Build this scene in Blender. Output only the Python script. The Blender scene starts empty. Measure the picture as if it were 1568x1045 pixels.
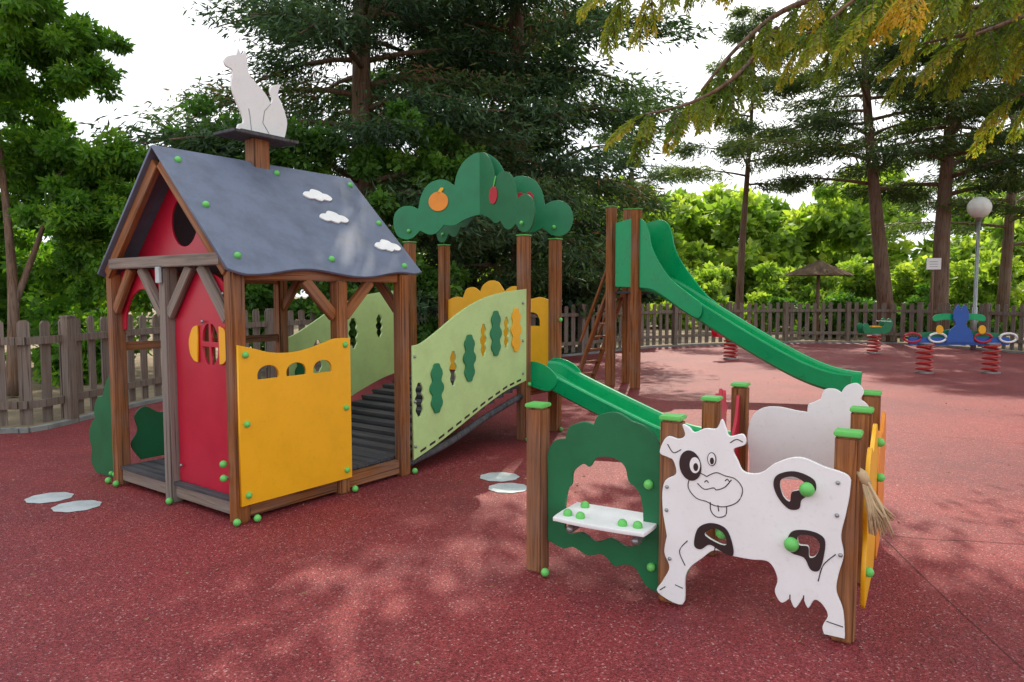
import bpy, bmesh, math, random
import numpy as np
from mathutils import Vector, Matrix
random.seed(7); rng=np.random.default_rng(7)
sc=bpy.context.scene; col=sc.collection
V=Vector

# ---------------------------------------------------------------- materials
def mat_base(name):
    m=bpy.data.materials.new(name); m.use_nodes=True; nt=m.node_tree
    b=nt.nodes['Principled BSDF']; return m,nt,b
def N(nt,t,**k):
    n=nt.nodes.new(t)
    for a,v in k.items(): setattr(n,a,v)
    return n
def ramp(nt,stops,interp='LINEAR'):
    r=N(nt,'ShaderNodeValToRGB'); r.color_ramp.interpolation=interp
    el=r.color_ramp.elements
    while len(el)<len(stops): el.new(.5)
    for e,(p,c) in zip(el,stops): e.position=p; e.color=(*c,1)
    return r
def paint(name,c,rough=.4,var=.12,bump=.02,dirt=.25,spec=.5):
    m,nt,b=mat_base(name); L=nt.links.new
    tc=N(nt,'ShaderNodeTexCoord'); n1=N(nt,'ShaderNodeTexNoise'); n1.inputs['Scale'].default_value=3.5; n1.inputs['Detail'].default_value=8; n1.inputs['Roughness'].default_value=.65
    L(tc.outputs['Object'],n1.inputs['Vector'])
    d=tuple(x*(1-var*2) for x in c); h=tuple(min(1,x*(1+var*.6)+.01*var) for x in c)
    r=ramp(nt,[(.3,d),(.55,c),(.75,h)]); L(n1.outputs['Fac'],r.inputs['Fac'])
    n2=N(nt,'ShaderNodeTexNoise'); n2.inputs['Scale'].default_value=45; n2.inputs['Detail'].default_value=5
    L(tc.outputs['Object'],n2.inputs['Vector'])
    r2=ramp(nt,[(.58,(0,0,0)),(.78,(dirt,dirt,dirt))]); L(n2.outputs['Fac'],r2.inputs['Fac'])
    mx=N(nt,'ShaderNodeMixRGB'); L(r2.outputs['Color'],mx.inputs['Fac']); L(r.outputs['Color'],mx.inputs['Color1'])
    mx.inputs['Color2'].default_value=(c[0]*.45+.05,c[1]*.45+.045,c[2]*.45+.035,1)
    L(mx.outputs['Color'],b.inputs['Base Color']); b.inputs['Specular IOR Level'].default_value=spec
    rr=N(nt,'ShaderNodeMapRange'); rr.inputs['To Min'].default_value=rough-.1; rr.inputs['To Max'].default_value=rough+.2
    L(n1.outputs['Fac'],rr.inputs['Value']); L(rr.outputs['Result'],b.inputs['Roughness'])
    bp=N(nt,'ShaderNodeBump'); bp.inputs['Strength'].default_value=bump*5; bp.inputs['Distance'].default_value=.004
    L(n2.outputs['Fac'],bp.inputs['Height']); L(bp.outputs['Normal'],b.inputs['Normal'])
    return m
def wood(name,c1,c2,c3,grey=.4):
    m,nt,b=mat_base(name); L=nt.links.new
    tc=N(nt,'ShaderNodeTexCoord'); oi=N(nt,'ShaderNodeObjectInfo')
    mp=N(nt,'ShaderNodeMapping'); mp.inputs['Scale'].default_value=(28,28,1.3)
    ad=N(nt,'ShaderNodeVectorMath',operation='ADD'); sm=N(nt,'ShaderNodeVectorMath',operation='SCALE'); 
    cmb=N(nt,'ShaderNodeCombineXYZ'); L(oi.outputs['Random'],cmb.inputs[0]); L(oi.outputs['Random'],cmb.inputs[2])
    L(cmb.outputs[0],sm.inputs[0]); sm.inputs['Scale'].default_value=17
    L(tc.outputs['Object'],ad.inputs[0]); L(sm.outputs[0],ad.inputs[1]); L(ad.outputs[0],mp.inputs['Vector'])
    n1=N(nt,'ShaderNodeTexNoise'); n1.inputs['Scale'].default_value=1.0; n1.inputs['Detail'].default_value=9; n1.inputs['Roughness'].default_value=.7; n1.inputs['Distortion'].default_value=.6
    L(mp.outputs[0],n1.inputs['Vector'])
    r=ramp(nt,[(.3,c1),(.48,c2),(.7,c3)]); L(n1.outputs['Fac'],r.inputs['Fac'])
    n2=N(nt,'ShaderNodeTexNoise'); n2.inputs['Scale'].default_value=2.2; n2.inputs['Detail'].default_value=6
    L(ad.outputs[0],n2.inputs['Vector'])
    r2=ramp(nt,[(.42,(0,0,0)),(.68,(grey,grey,grey))]); L(n2.outputs['Fac'],r2.inputs['Fac'])
    mx=N(nt,'ShaderNodeMixRGB'); L(r2.outputs[0],mx.inputs['Fac']); L(r.outputs[0],mx.inputs['Color1']); mx.inputs['Color2'].default_value=(.23,.2,.18,1)
    mp2=N(nt,'ShaderNodeMapping'); mp2.inputs['Scale'].default_value=(55,55,1.0); L(ad.outputs[0],mp2.inputs['Vector'])
    n3=N(nt,'ShaderNodeTexNoise'); n3.inputs['Scale'].default_value=1; n3.inputs['Detail'].default_value=3; L(mp2.outputs[0],n3.inputs['Vector'])
    r3=ramp(nt,[(.34,(.25,.25,.25)),(.42,(1,1,1))]); L(n3.outputs['Fac'],r3.inputs['Fac'])
    m2=N(nt,'ShaderNodeMixRGB',blend_type='MULTIPLY'); m2.inputs['Fac'].default_value=.8; L(mx.outputs[0],m2.inputs['Color1']); L(r3.outputs[0],m2.inputs['Color2'])
    L(m2.outputs[0],b.inputs['Base Color']); b.inputs['Roughness'].default_value=.72; b.inputs['Specular IOR Level'].default_value=.3
    bp=N(nt,'ShaderNodeBump'); bp.inputs['Strength'].default_value=.5; bp.inputs['Distance'].default_value=.004; L(n1.outputs['Fac'],bp.inputs['Height']); L(bp.outputs[0],b.inputs['Normal'])
    return m
def leafmat(name,stops,trans=.35,rough=.5,tcol=1.6):
    m,nt,b=mat_base(name); L=nt.links.new
    at=N(nt,'ShaderNodeAttribute'); at.attribute_name='tint'
    r=ramp(nt,stops); L(at.outputs['Fac'],r.inputs['Fac']); L(r.outputs[0],b.inputs['Base Color']); b.inputs['Roughness'].default_value=rough
    b.inputs['Specular IOR Level'].default_value=.3
    tr=N(nt,'ShaderNodeBsdfTranslucent'); g=N(nt,'ShaderNodeMixRGB',blend_type='MULTIPLY'); g.inputs['Fac'].default_value=1
    L(r.outputs[0],g.inputs['Color1']); g.inputs['Color2'].default_value=(tcol*1.25,tcol*1.3,tcol*.5,1); L(g.outputs[0],tr.inputs['Color'])
    mx=N(nt,'ShaderNodeMixShader'); mx.inputs['Fac'].default_value=trans
    L(b.outputs[0],mx.inputs[1]); L(tr.outputs[0],mx.inputs[2]); L(mx.outputs[0],nt.nodes['Material Output'].inputs['Surface'])
    return m
def rubbermat():
    m,nt,b=mat_base('rubber_granules'); L=nt.links.new
    tc=N(nt,'ShaderNodeTexCoord')
    v=N(nt,'ShaderNodeTexVoronoi'); v.inputs['Scale'].default_value=125; L(tc.outputs['Object'],v.inputs['Vector'])
    sp=N(nt,'ShaderNodeSeparateColor'); L(v.outputs['Color'],sp.inputs[0])
    r=ramp(nt,[(0,(.11,.015,.019)),(.45,(.215,.028,.033)),(.88,(.29,.044,.048)),(.96,(.33,.085,.085)),(1,(.45,.24,.23))]); L(sp.outputs[0],r.inputs['Fac'])
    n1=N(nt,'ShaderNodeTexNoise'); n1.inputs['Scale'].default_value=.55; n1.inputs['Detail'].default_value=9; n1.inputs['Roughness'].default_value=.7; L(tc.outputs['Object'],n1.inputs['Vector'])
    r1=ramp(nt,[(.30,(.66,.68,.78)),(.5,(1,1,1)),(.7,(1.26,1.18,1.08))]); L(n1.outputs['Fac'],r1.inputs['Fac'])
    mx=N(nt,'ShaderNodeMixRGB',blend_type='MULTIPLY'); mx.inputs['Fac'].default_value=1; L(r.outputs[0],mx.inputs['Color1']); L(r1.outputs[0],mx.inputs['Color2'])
    n2=N(nt,'ShaderNodeTexNoise'); n2.inputs['Scale'].default_value=7; n2.inputs['Detail'].default_value=8; n2.inputs['Roughness'].default_value=.8; L(tc.outputs['Object'],n2.inputs['Vector'])
    r2=ramp(nt,[(.58,(0,0,0)),(.82,(.28,.28,.28))]); L(n2.outputs['Fac'],r2.inputs['Fac'])
    m2=N(nt,'ShaderNodeMixRGB'); L(r2.outputs[0],m2.inputs['Fac']); L(mx.outputs[0],m2.inputs['Color1']); m2.inputs['Color2'].default_value=(.22,.10,.09,1)
    L(m2.outputs[0],b.inputs['Base Color'])
    b.inputs['Roughness'].default_value=.6; b.inputs['Specular IOR Level'].default_value=.3
    bp=N(nt,'ShaderNodeBump'); bp.inputs['Strength'].default_value=.8; bp.inputs['Distance'].default_value=.004; L(v.outputs['Distance'],bp.inputs['Height']); L(bp.outputs[0],b.inputs['Normal'])
    return m
def earthmat():
    m,nt,b=mat_base('earth'); L=nt.links.new
    tc=N(nt,'ShaderNodeTexCoord'); n1=N(nt,'ShaderNodeTexNoise'); n1.inputs['Scale'].default_value=.9; n1.inputs['Detail'].default_value=12; n1.inputs['Roughness'].default_value=.75; L(tc.outputs['Object'],n1.inputs['Vector'])
    r=ramp(nt,[(.3,(.06,.05,.03)),(.5,(.20,.15,.09)),(.62,(.32,.25,.16)),(.75,(.12,.15,.05))]); L(n1.outputs['Fac'],r.inputs['Fac']); L(r.outputs[0],b.inputs['Base Color']); b.inputs['Roughness'].default_value=.95
    return m
M={}
M['wood']=wood('stained_wood',(.06,.022,.009),(.25,.085,.022),(.42,.17,.055),.3)
M['wood_grey']=wood('weathered_wood',(.09,.07,.055),(.22,.17,.14),(.33,.27,.23),.8)
M['fence']=wood('fence_wood',(.085,.065,.05),(.19,.145,.115),(.28,.225,.185),.6)
M['dark_wood']=wood('dark_deck_wood',(.03,.028,.03),(.065,.065,.075),(.10,.10,.115),.2)
M['roof']=paint('grey_roof_panel',(.15,.18,.255),.55,.16,.03,.35,.3)
M['red']=paint('red_panel',(.50,.010,.038),.33,.06,.01,.15)
M['yellow']=paint('yellow_panel',(.90,.44,.006),.38,.05,.01,.22)
M['lgreen']=paint('pale_green_panel',(.50,.70,.28),.4,.06,.01,.25)
M['dgreen']=paint('green_panel',(.008,.15,.055),.38,.12,.01,.15)
M['mgreen']=paint('mid_green_panel',(.01,.21,.085),.38,.12,.01,.15)
M['slide']=paint('green_slide_plastic',(.0,.37,.13),.25,.08,.01,.1)
M['cap']=paint('light_green_cap',(.14,.56,.12),.35,.08,.01,.1)
M['white']=paint('white_panel',(.86,.86,.86),.4,.03,.01,.2)
M['offwhite']=paint('white_ground_paint',(.50,.56,.58),.6,.16,.03,.5)
M['black']=paint('black_paint',(.03,.014,.015),.45,.1,.01,.05)
M['deckblk']=paint('ramp_cleat',(.03,.03,.035),.6,.1,.01,.05)
M['seam']=paint('rubber_seam',(.09,.018,.02),.8,.1,.01,.05)
M['orange']=paint('orange_paint',(.85,.27,.02),.4,.08,.01,.1)
M['cherry']=paint('cherry_paint',(.5,.02,.04),.4,.08,.01,.1)
M['blue']=paint('blue_paint',(.02,.10,.42),.4,.08,.01,.1)
M['metal']=paint('galvanised_metal',(.35,.36,.37),.35,.1,.01,.2); M['metal'].node_tree.nodes['Principled BSDF'].inputs['Metallic'].default_value=.7
M['springred']=paint('red_spring_paint',(.5,.03,.03),.35,.08,.01,.1)
M['rope']=paint('rope_fibre',(.55,.40,.23),.85,.2,.05,.3)
M['thatch']=paint('thatch',(.2,.13,.08),.9,.35,.1,.6)
M['bark']=wood('pine_bark',(.06,.035,.025),(.16,.09,.058),(.27,.16,.10),.3)
M['rubber']=rubbermat(); M['earth']=earthmat()
M['kerb']=paint('kerb_concrete',(.26,.28,.27),.85,.2,.05,.5)
M['globe']=paint('lamp_globe',(.75,.75,.72),.25,.03,.0,.05)

# ---------------------------------------------------------------- helpers
def link(o,parent=None):
    col.objects.link(o)
    if parent: o.parent=parent
    return o
def empty(name,loc=(0,0,0),rz=0):
    e=bpy.data.objects.new(name,None); e.empty_display_size=.2; e.location=loc; e.rotation_euler=(0,0,rz); return link(e)
def mesh(name,vs,fs,mat,parent=None,smooth=False):
    me=bpy.data.meshes.new(name); me.from_pydata([tuple(v) for v in vs],[],fs); me.materials.append(mat)
    if smooth:
        for p in me.polygons: p.use_smooth=True
    me.update(); o=bpy.data.objects.new(name,me); return link(o,parent)
def beam(name,a,b,w,h,mat,parent=None,bev=.006,up=None):
    a=V(a);b=V(b);L=(b-a).length
    bm=bmesh.new(); bmesh.ops.create_cube(bm,size=1); bmesh.ops.scale(bm,vec=(w,h,L),verts=bm.verts)
    if bev: bmesh.ops.bevel(bm,geom=bm.edges[:],offset=bev,segments=2,affect='EDGES')
    me=bpy.data.meshes.new(name); bm.to_mesh(me); bm.free(); me.materials.append(mat)
    o=bpy.data.objects.new(name,me)
    z=(b-a).normalized(); u=V(up) if up else (V((1,0,0)) if abs(z.z)>.9 else V((0,0,1)))
    y=(u-z*u.dot(z)).normalized(); x=y.cross(z)
    if abs(z.z)>.9 and not up: x=V((1,0,0)); x=(x-z*x.dot(z)).normalized(); y=z.cross(x)
    R=Matrix((x,y,z)).transposed().to_4x4(); o.matrix_local=Matrix.Translation((a+b)/2)@R
    link(o); 
    if parent: o.parent=parent
    return o
def smoothpts(pts,n=5):
    out=[];K=len(pts)
    for i in range(K):
        p1=pts[i];p2=pts[(i+1)%K];p0=pts[i-1];p3=pts[(i+2)%K]
        c1=len(p1)>2;c2=len(p2)>2
        if c1 and c2: out.append((p1[0],p1[1])); continue
        if c1:p0=p1
        if c2:p3=p2
        for k in range(n):
            t=k/n
            q=[]
            for a in (0,1):
                q.append(.5*((2*p1[a])+(-p0[a]+p2[a])*t+(2*p0[a]-5*p1[a]+4*p2[a]-p3[a])*t*t+(-p0[a]+3*p1[a]-3*p2[a]+p3[a])*t**3))
            out.append(tuple(q))
    return out
def ell(cx,cy,rx,ry,n=24,rot=0):
    return [(cx+rx*math.cos(t)*math.cos(rot)-ry*math.sin(t)*math.sin(rot),cy+rx*math.cos(t)*math.sin(rot)+ry*math.sin(t)*math.cos(rot)) for t in [2*math.pi*i/n for i in range(n)]]
def panel(name,outline,holes,o,xa,ya,th,mat,parent=None,sm=True,hs=True,bev=.0025):
    """flat board cut from an outline, lying in the plane o + x*xa + y*ya"""
    cu=bpy.data.curves.new(name,'CURVE'); cu.dimensions='2D'; cu.fill_mode='BOTH'; cu.extrude=max(th/2-bev,.0003); cu.bevel_depth=bev; cu.bevel_resolution=1; cu.offset=-bev
    for k,pl in enumerate([outline]+list(holes)):
        pp=smoothpts(pl) if (sm if k==0 else hs) else [(q[0],q[1]) for q in pl]
        s=cu.splines.new('POLY'); s.points.add(len(pp)-1)
        for i,q in enumerate(pp): s.points[i].co=(q[0],q[1],0,1)
        s.use_cyclic_u=True
    t=bpy.data.objects.new(name,cu); col.objects.link(t)
    dg=bpy.context.evaluated_depsgraph_get(); me=bpy.data.meshes.new_from_object(t.evaluated_get(dg)); bpy.data.objects.remove(t)
    me.materials.clear(); me.materials.append(mat)
    ob=bpy.data.objects.new(name,me); x=V(xa).normalized(); y=V(ya).normalized(); z=x.cross(y)
    ob.matrix_local=Matrix.Translation(V(o))@Matrix((x,y,z)).transposed().to_4x4()
    link(ob); 
    if parent: ob.parent=parent
    return ob
def mm(s): return [tuple(int(a)/1000 for a in w.split(',')) for w in s.split()]
def corner(pl,idx): return [ (p[0],p[1],1) if i in idx else p for i,p in enumerate(pl)]
def tubegeo(path,radii,n=8):
    vs=[];fs=[];P=[V(p) for p in path]
    for i,p in enumerate(P):
        t=(P[min(i+1,len(P)-1)]-P[max(i-1,0)]).normalized()
        a=t.cross(V((0,0,1)) if abs(t.z)<.9 else V((1,0,0))).normalized(); b=t.cross(a)
        for k in range(n):
            th=2*math.pi*k/n; vs.append(p+(a*math.cos(th)+b*math.sin(th))*radii[i])
    for i in range(len(P)-1):
        for k in range(n):
            fs.append((i*n+k,i*n+(k+1)%n,(i+1)*n+(k+1)%n,(i+1)*n+k))
    fs.append(tuple(range(n))[::-1]); fs.append(tuple((len(P)-1)*n+k for k in range(n)))
    return vs,fs
def tube(name,path,r,mat,parent=None,n=8):
    if not hasattr(r,'__len__'): r=[r]*len(path)
    vs,fs=tubegeo(path,r,n); return mesh(name,vs,fs,mat,parent,True)
class Multi:
    def __init__(s): s.v=[];s.f=[]
    def add(s,vs,fs):
        k=len(s.v); s.v+=[tuple(v) for v in vs]; s.f+=[tuple(i+k for i in f) for f in fs]
    def tube(s,path,r,n=6):
        if not hasattr(r,'__len__'): r=[r]*len(path)
        s.add(*tubegeo(path,r,n))
    def box(s,c,x,y,z):
        c=V(c);x=V(x);y=V(y);z=V(z)
        vs=[c+x*a+y*b+z*d for a in(-1,1) for b in(-1,1) for d in(-1,1)]
        s.add(vs,[(0,1,3,2),(4,6,7,5),(0,4,5,1),(2,3,7,6),(0,2,6,4),(1,5,7,3)])
    def obj(s,name,mat,parent=None,smooth=False): return mesh(name,s.v,s.f,mat,parent,smooth)
def bolts(name,pts,parent,r=.026,mat=None):
    m=Multi()
    for p in pts:
        bm=bmesh.new(); bmesh.ops.create_uvsphere(bm,u_segments=12,v_segments=8,radius=r)
        vs=[V(p)+v.co for v in bm.verts]; fs=[tuple(v.index for v in f.verts) for f in bm.faces]; bm.free(); m.add(vs,fs)
    return m.obj(name,mat or M['cap'],parent,True)
def disc_prism(name,c,rx,ry,z0,z1,mat,parent=None,n=40,rot=0):
    p=ell(c[0],c[1],rx,ry,n,rot)
    vs=[(x,y,z0) for x,y in p]+[(x,y,z1) for x,y in p]
    fs=[tuple(range(n))[::-1],tuple(range(n,2*n))]+[(i,(i+1)%n,n+(i+1)%n,n+i) for i in range(n)]
    return mesh(name,vs,fs,mat,parent)
def sweep(name,path,prof,mat,parent=None):
    P,lat=path; vs=[];fs=[];n=len(prof);P=[V(p) for p in P]; lat=V(lat)
    for i,p in enumerate(P):
        t=(P[min(i+1,len(P)-1)]-P[max(i-1,0)]).normalized(); up=lat.cross(t)
        if up.z<0: up=-up
        for a,b in prof: vs.append(p+lat*a+up*b)
    for i in range(len(P)-1):
        for k in range(n): fs.append((i*n+k,i*n+(k+1)%n,(i+1)*n+(k+1)%n,(i+1)*n+k))
    fs.append(tuple(range(n))[::-1]); fs.append(tuple((len(P)-1)*n+k for k in range(n)))
    me=mesh(name,vs,fs,mat,parent)
    bm=bmesh.new(); bm.from_mesh(me.data); bmesh.ops.recalc_face_normals(bm,faces=bm.faces); bm.to_mesh(me.data); bm.free()
    return me
def interp(pts,n=8):
    out=[];K=len(pts)
    for i in range(K-1):
        p0=V(pts[max(i-1,0)]);p1=V(pts[i]);p2=V(pts[i+1]);p3=V(pts[min(i+2,K-1)])
        for k in range(n):
            t=k/n; out.append(.5*((2*p1)+(-p0+p2)*t+(2*p0-5*p1+4*p2-p3)*t*t+(-p0+3*p1-3*p2+p3)*t**3))
    out.append(V(pts[-1])); return out
def postcap(name,x,y,h,w,parent,mat=None,ct=.022):
    beam(name,(x,y,0),(x,y,h),w,w,mat or M['wood'],parent,.012)
    beam(name+'_cap',(x,y,h+.0),(x,y,h+ct),w+.010,w+.010,M['cap'],parent,.005)

X=(1,0,0);Y=(0,1,0);Z=(0,0,1)
U=math.radians(54); HC=(-1.906,4.852,0)
W=1.7
# ---------------------------------------------------------------- playhouse
ph=empty('playhouse',HC,U)
for nme,(a,b,h,mt) in {'post_front_right':(0,0,1.765,'wood'),'post_front_mid':(0,.86,1.80,'wood_grey'),'post_front_left':(0,W,1.765,'wood'),
    'post_side_mid':(.91,0,1.70,'wood'),'post_side_right':(1.6,0,1.765,'wood'),'post_back_right':(1.6,W,1.765,'wood'),'post_back_mid':(.8,W,1.70,'wood')}.items():
    beam(nme,(a,b,0),(a,b,h),.105,.105,M[mt],ph,.012)
beam('tie_beam',(-.035,.055,1.84),(-.035,W-.055,1.84),.08,.085,M['wood_grey'],ph)
beam('tie_beam_back',(1.62,.055,1.84),(1.62,W-.055,1.84),.08,.08,M['wood'],ph)
beam('wall_plate_near',(.06,.01,1.74),(1.54,.01,1.74),.07,.09,M['wood'],ph)
beam('wall_plate_far',(.06,W-.01,1.74),(1.54,W-.01,1.74),.07,.09,M['wood'],ph)
def brace(n,a,b,mt='wood_grey'): beam(n,a,b,.045,.085,M[mt],ph,.005)
brace('brace_1',(-.02,W-.05,1.46),(-.02,W-.33,1.80),'wood')
brace('brace_2',(-.02,.91,1.44),(-.02,1.22,1.80))
brace('brace_3',(-.02,.81,1.44),(-.02,.50,1.80))
brace('brace_4',(-.02,.05,1.42),(-.02,.37,1.80))
brace('brace_5',(.86,.0,1.42),(.58,.0,1.70),'wood'); brace('brace_6',(.96,0,1.42),(1.24,0,1.70),'wood')
brace('brace_7',(.85,W,1.42),(1.13,W,1.70),'wood')
brace('brace_8',(1.6,W-.05,1.46),(1.6,W-.36,1.80),'wood');brace('brace_9',(1.6,.05,1.46),(1.6,.36,1.80),'wood')
for s in (0,1):
    e=lambda d:(d if s==0 else W-d)
    for uu,nm in ((-.045,'front'),(1.66,'back')):
        beam('barge_%s_%d'%(nm,s),(uu,e(.0),1.755),(uu,e(.815),2.57),.095,.045,M['wood'],ph,.004,up=(1,0,0))
gab=[(.09,1.86,1),(W-.09,1.86,1),(W/2,2.6,1)]
panel('gable_front',gab,[ell(.83,2.15,.185,.19)],(.13,0,0),Y,Z,.018,M['red'],ph,hs=False)
panel('gable_back',gab,[],(1.5,0,0),Y,Z,.018,M['red'],ph)
sl=math.hypot(.90,.90)
def roofoutline():
    out=[(-.10,sl,1),(-.10,-.03,1)]
    for i in range(1,19):
        x=i/10; out.append((x-.1,-.045-.035*math.sin(x*6.3+.5)))
    out.append((1.80,.0,1)); out.append((1.78,sl,1)); return out
s2=1/math.sqrt(2)
panel('roof_near',roofoutline(),[],(0,-.055,1.785),X,(0,s2,s2),.022,M['roof'],ph)
r2=[(-p[0],*p[1:]) for p in roofoutline()][::-1]
panel('roof_far',r2,[],(0,W+.055,1.785),(-1,0,0),(0,-s2,s2),.022,M['roof'],ph)
for i,(cx,cs) in enumerate([(1.17,.90),(1.18,.62),(1.58,.30)]):
    o=[(cx-.09,cs-.04),(cx-.13,cs-.005),(cx-.10,cs+.03),(cx-.05,cs+.04,1),(cx-.01,cs+.075),(cx+.05,cs+.065),(cx+.075,cs+.04,1),(cx+.12,cs+.03),(cx+.14,cs-.01),(cx+.10,cs-.04),(cx+.05,cs-.035,1),(cx+.01,cs-.055),(cx-.04,cs-.035,1)]
    panel('roof_cloud_%d'%i,[(cx+(q[0]-cx)*1.12,cs+(q[1]-cs)*1.15,*q[2:]) for q in o],[],(0,-.055-.014,1.785+.014),X,(0,s2,s2),.014,M['white'],ph)
def rp(x,s): return (x,-.055+s*s2-.012,1.785+s*s2+.012)
bolts('roof_bolts',[rp(.03,.09),(rp(.03,.62)),rp(.03,1.12),rp(.85,.1),rp(1.62,.06),rp(1.7,.62),rp(1.7,1.15),rp(.9,1.15)],ph,.026)
beam('chimney',(.79,.85,2.60),(.79,.85,2.88),.15,.13,M['wood'],ph,.006)
beam('chimney_plate',(.79,.85,2.881),(.79,.85,2.905),.62,.30,M['dark_wood'],ph,.004)
beam('chimney_plate_top',(.79,.85,2.906),(.79,.85,2.925),.42,.2,M['dark_wood'],ph,.004)
cat=[(-.288,3.455),(-.262,3.492),(-.215,3.515),(-.180,3.525,1),(-.158,3.585,1),(-.137,3.548),(-.118,3.552),(-.098,3.588,1),(-.085,3.53),(-.078,3.46),(-.062,3.395),(-.01,3.35),(.065,3.295),(.108,3.25),(.135,3.21),(.152,3.25),(.130,3.31),(.15,3.355),(.2,3.378),(.245,3.39,1),(.218,3.335),(.208,3.29),(.238,3.24),(.275,3.16),(.295,3.08),(.285,3.01),(.262,2.93,1),(-.19,2.93,1),(-.175,2.975),(-.13,3.0),(-.140,3.06),(-.175,3.13),(-.212,3.21),(-.230,3.29),(-.215,3.37),(-.225,3.402),(-.272,3.415)]
panel('cat_figure',cat,[],(.79,.85,0),X,Z,.022,M['white'],ph)
m=Multi(); m.tube([(.79+.11,.838,2.95),(.79+.05,.838,3.03),(.79+.07,.838,3.13),(.79+.13,.838,3.2)],.0035,5)
m.tube([(.79-.06,.838,2.95),(.79-.07,.838,3.06),(.79-.08,.838,3.12)],.0035,5); m.obj('cat_lines',M['metal'],ph)
arch=[(.92,1.79,1),(1.645,1.79,1),(1.645,1.30,1),(1.60,1.30,1),(1.58,1.42),(1.50,1.55),(1.38,1.62),(1.27,1.635),(1.15,1.61),(1.04,1.53),(.98,1.42),(.96,1.30,1),(.92,1.30,1)]
panel('door_arch',arch,[],(.03,0,0),Y,Z,.018,M['red'],ph)
dp=[(.055,.17,1),(.055,1.45),(.10,1.62),(.22,1.72),(.43,1.755),(.64,1.72),(.76,1.62),(.80,1.45),(.80,.17,1)]
wq=[]
for sx in (-1,1):
    for sz in (-1,1):
        cx,cz=.335+sx*.015,1.235+sz*.018
        wq.append([(cx,cz,1),(cx+sx*.085,cz,1),(cx+sx*.072,cz+sz*.07),(cx+sx*.035,cz+sz*.12),(cx,cz+sz*.13,1)])
panel('wall_front_red',dp,wq,(.02,0,0),Y,Z,.018,M['red'],ph)
for i,(vx,sg) in enumerate(((.475,1),(.195,-1))):
    q=[(vx,1.10,1),(vx,1.37,1),(vx+sg*.06,1.35),(vx+sg*.10,1.29),(vx+sg*.115,1.235),(vx+sg*.10,1.16),(vx+sg*.05,1.11)]
    panel('shutter_%d'%i,q,[],(.001,0,0),Y,Z,.015,M['yellow'],ph)
bolts('door_bolts',[(-.005,.40,1.40),(-.01,.12,1.60),(-.01,.12,.3),(-.01,.74,.3)],ph,.012,M['metal'])
beam('name_tag',(-.075,.86,1.68),(-.075,.86,1.80),.02,.06,M['offwhite'],ph,.003)
yel=[(-.035,1.250,1),(.08,1.222),(.22,1.185),(.38,1.172),(.52,1.185),(.68,1.222),(.80,1.252),(.955,1.25,1),(.955,.13,1),(-.035,.13,1)]
def archhole(c,w,z0,h): return [(c-w,z0,1),(c-w,z0+h*.45),(c-w*.65,z0+h*.85),(c,z0+h),(c+w*.65,z0+h*.85),(c+w,z0+h*.45),(c+w,z0,1)]
panel('wall_side_yellow',yel,[archhole(.20,.085,1.0,.095),archhole(.44,.085,1.0,.095),archhole(.68,.085,1.0,.095)],(0,-.067,0),X,Z,.02,M['yellow'],ph)
bolts('yellow_bolts',[(.02,-.08,1.18),(.02,-.08,.70),(.02,-.08,.2),(.90,-.08,1.2),(.90,-.08,.7),(.90,-.08,.2)],ph,.024)
beam('back_rail',(.05,W,1.16),(.75,W,1.16),.05,.07,M['wood'],ph); beam('back_rail_2',(.85,W,1.16),(1.55,W,1.16),.05,.07,M['wood'],ph)
for i in range(13):
    u0=-.035+i*.13; beam('deck_board_%d'%i,(u0+.062,.06,.155),(u0+.062,W-.06,.155),.126,.028,M['dark_wood'],ph,.003)
beam('joist_front',(0,.06,.10),(0,.80,.10),.05,.11,M['wood_grey'],ph);beam('joist_front_b',(0,.92,.10),(0,W-.06,.10),.05,.11,M['wood_grey'],ph)
beam('joist_side',(.06,0,.09),(.85,0,.09),.05,.12,M['wood'],ph);beam('joist_side_b',(.97,0,.09),(1.54,0,.09),.05,.12,M['wood'],ph)
beam('joist_back',(.06,W,.09),(1.54,W,.09),.05,.12,M['wood'],ph)
bolts('foot_bolts',[(-.07,-.07,.03),(.07,-.1,.03),(-.08,.80,.03),(-.08,W-.06,.03),(.98,-.08,.03),(1.68,-.07,.03),(-.08,.06,.32),(-.08,.06,.42),(-.07,W+.1,.03)],ph,.026)
bush=[(.08,.02,1),(.52,.02,1),(.60,.12),(.58,.22),(.62,.34),(.56,.46),(.50,.50),(.50,.60),(.42,.70),(.33,.72),(.28,.82),(.18,.92),(.08,.95,1)]
panel('bush_board',bush,[],(.02,W-.0,0),Y,Z,.018,M['dgreen'],ph)
bolts('bush_bolts',[(0,W+.14,.06),(0,W+.2,.06)],ph,.02)
bush2=[(0,.16,1),(.5,.16,1),(.55,.28),(.46,.38),(.44,.50),(.32,.58),(.18,.55),(.05,.62),(-.04,.55),(-.02,.42),(-.08,.3)]
panel('bush_board_back',bush2,[],(.2,W+.09,0),X,Z,.018,M['dgreen'],ph)

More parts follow.
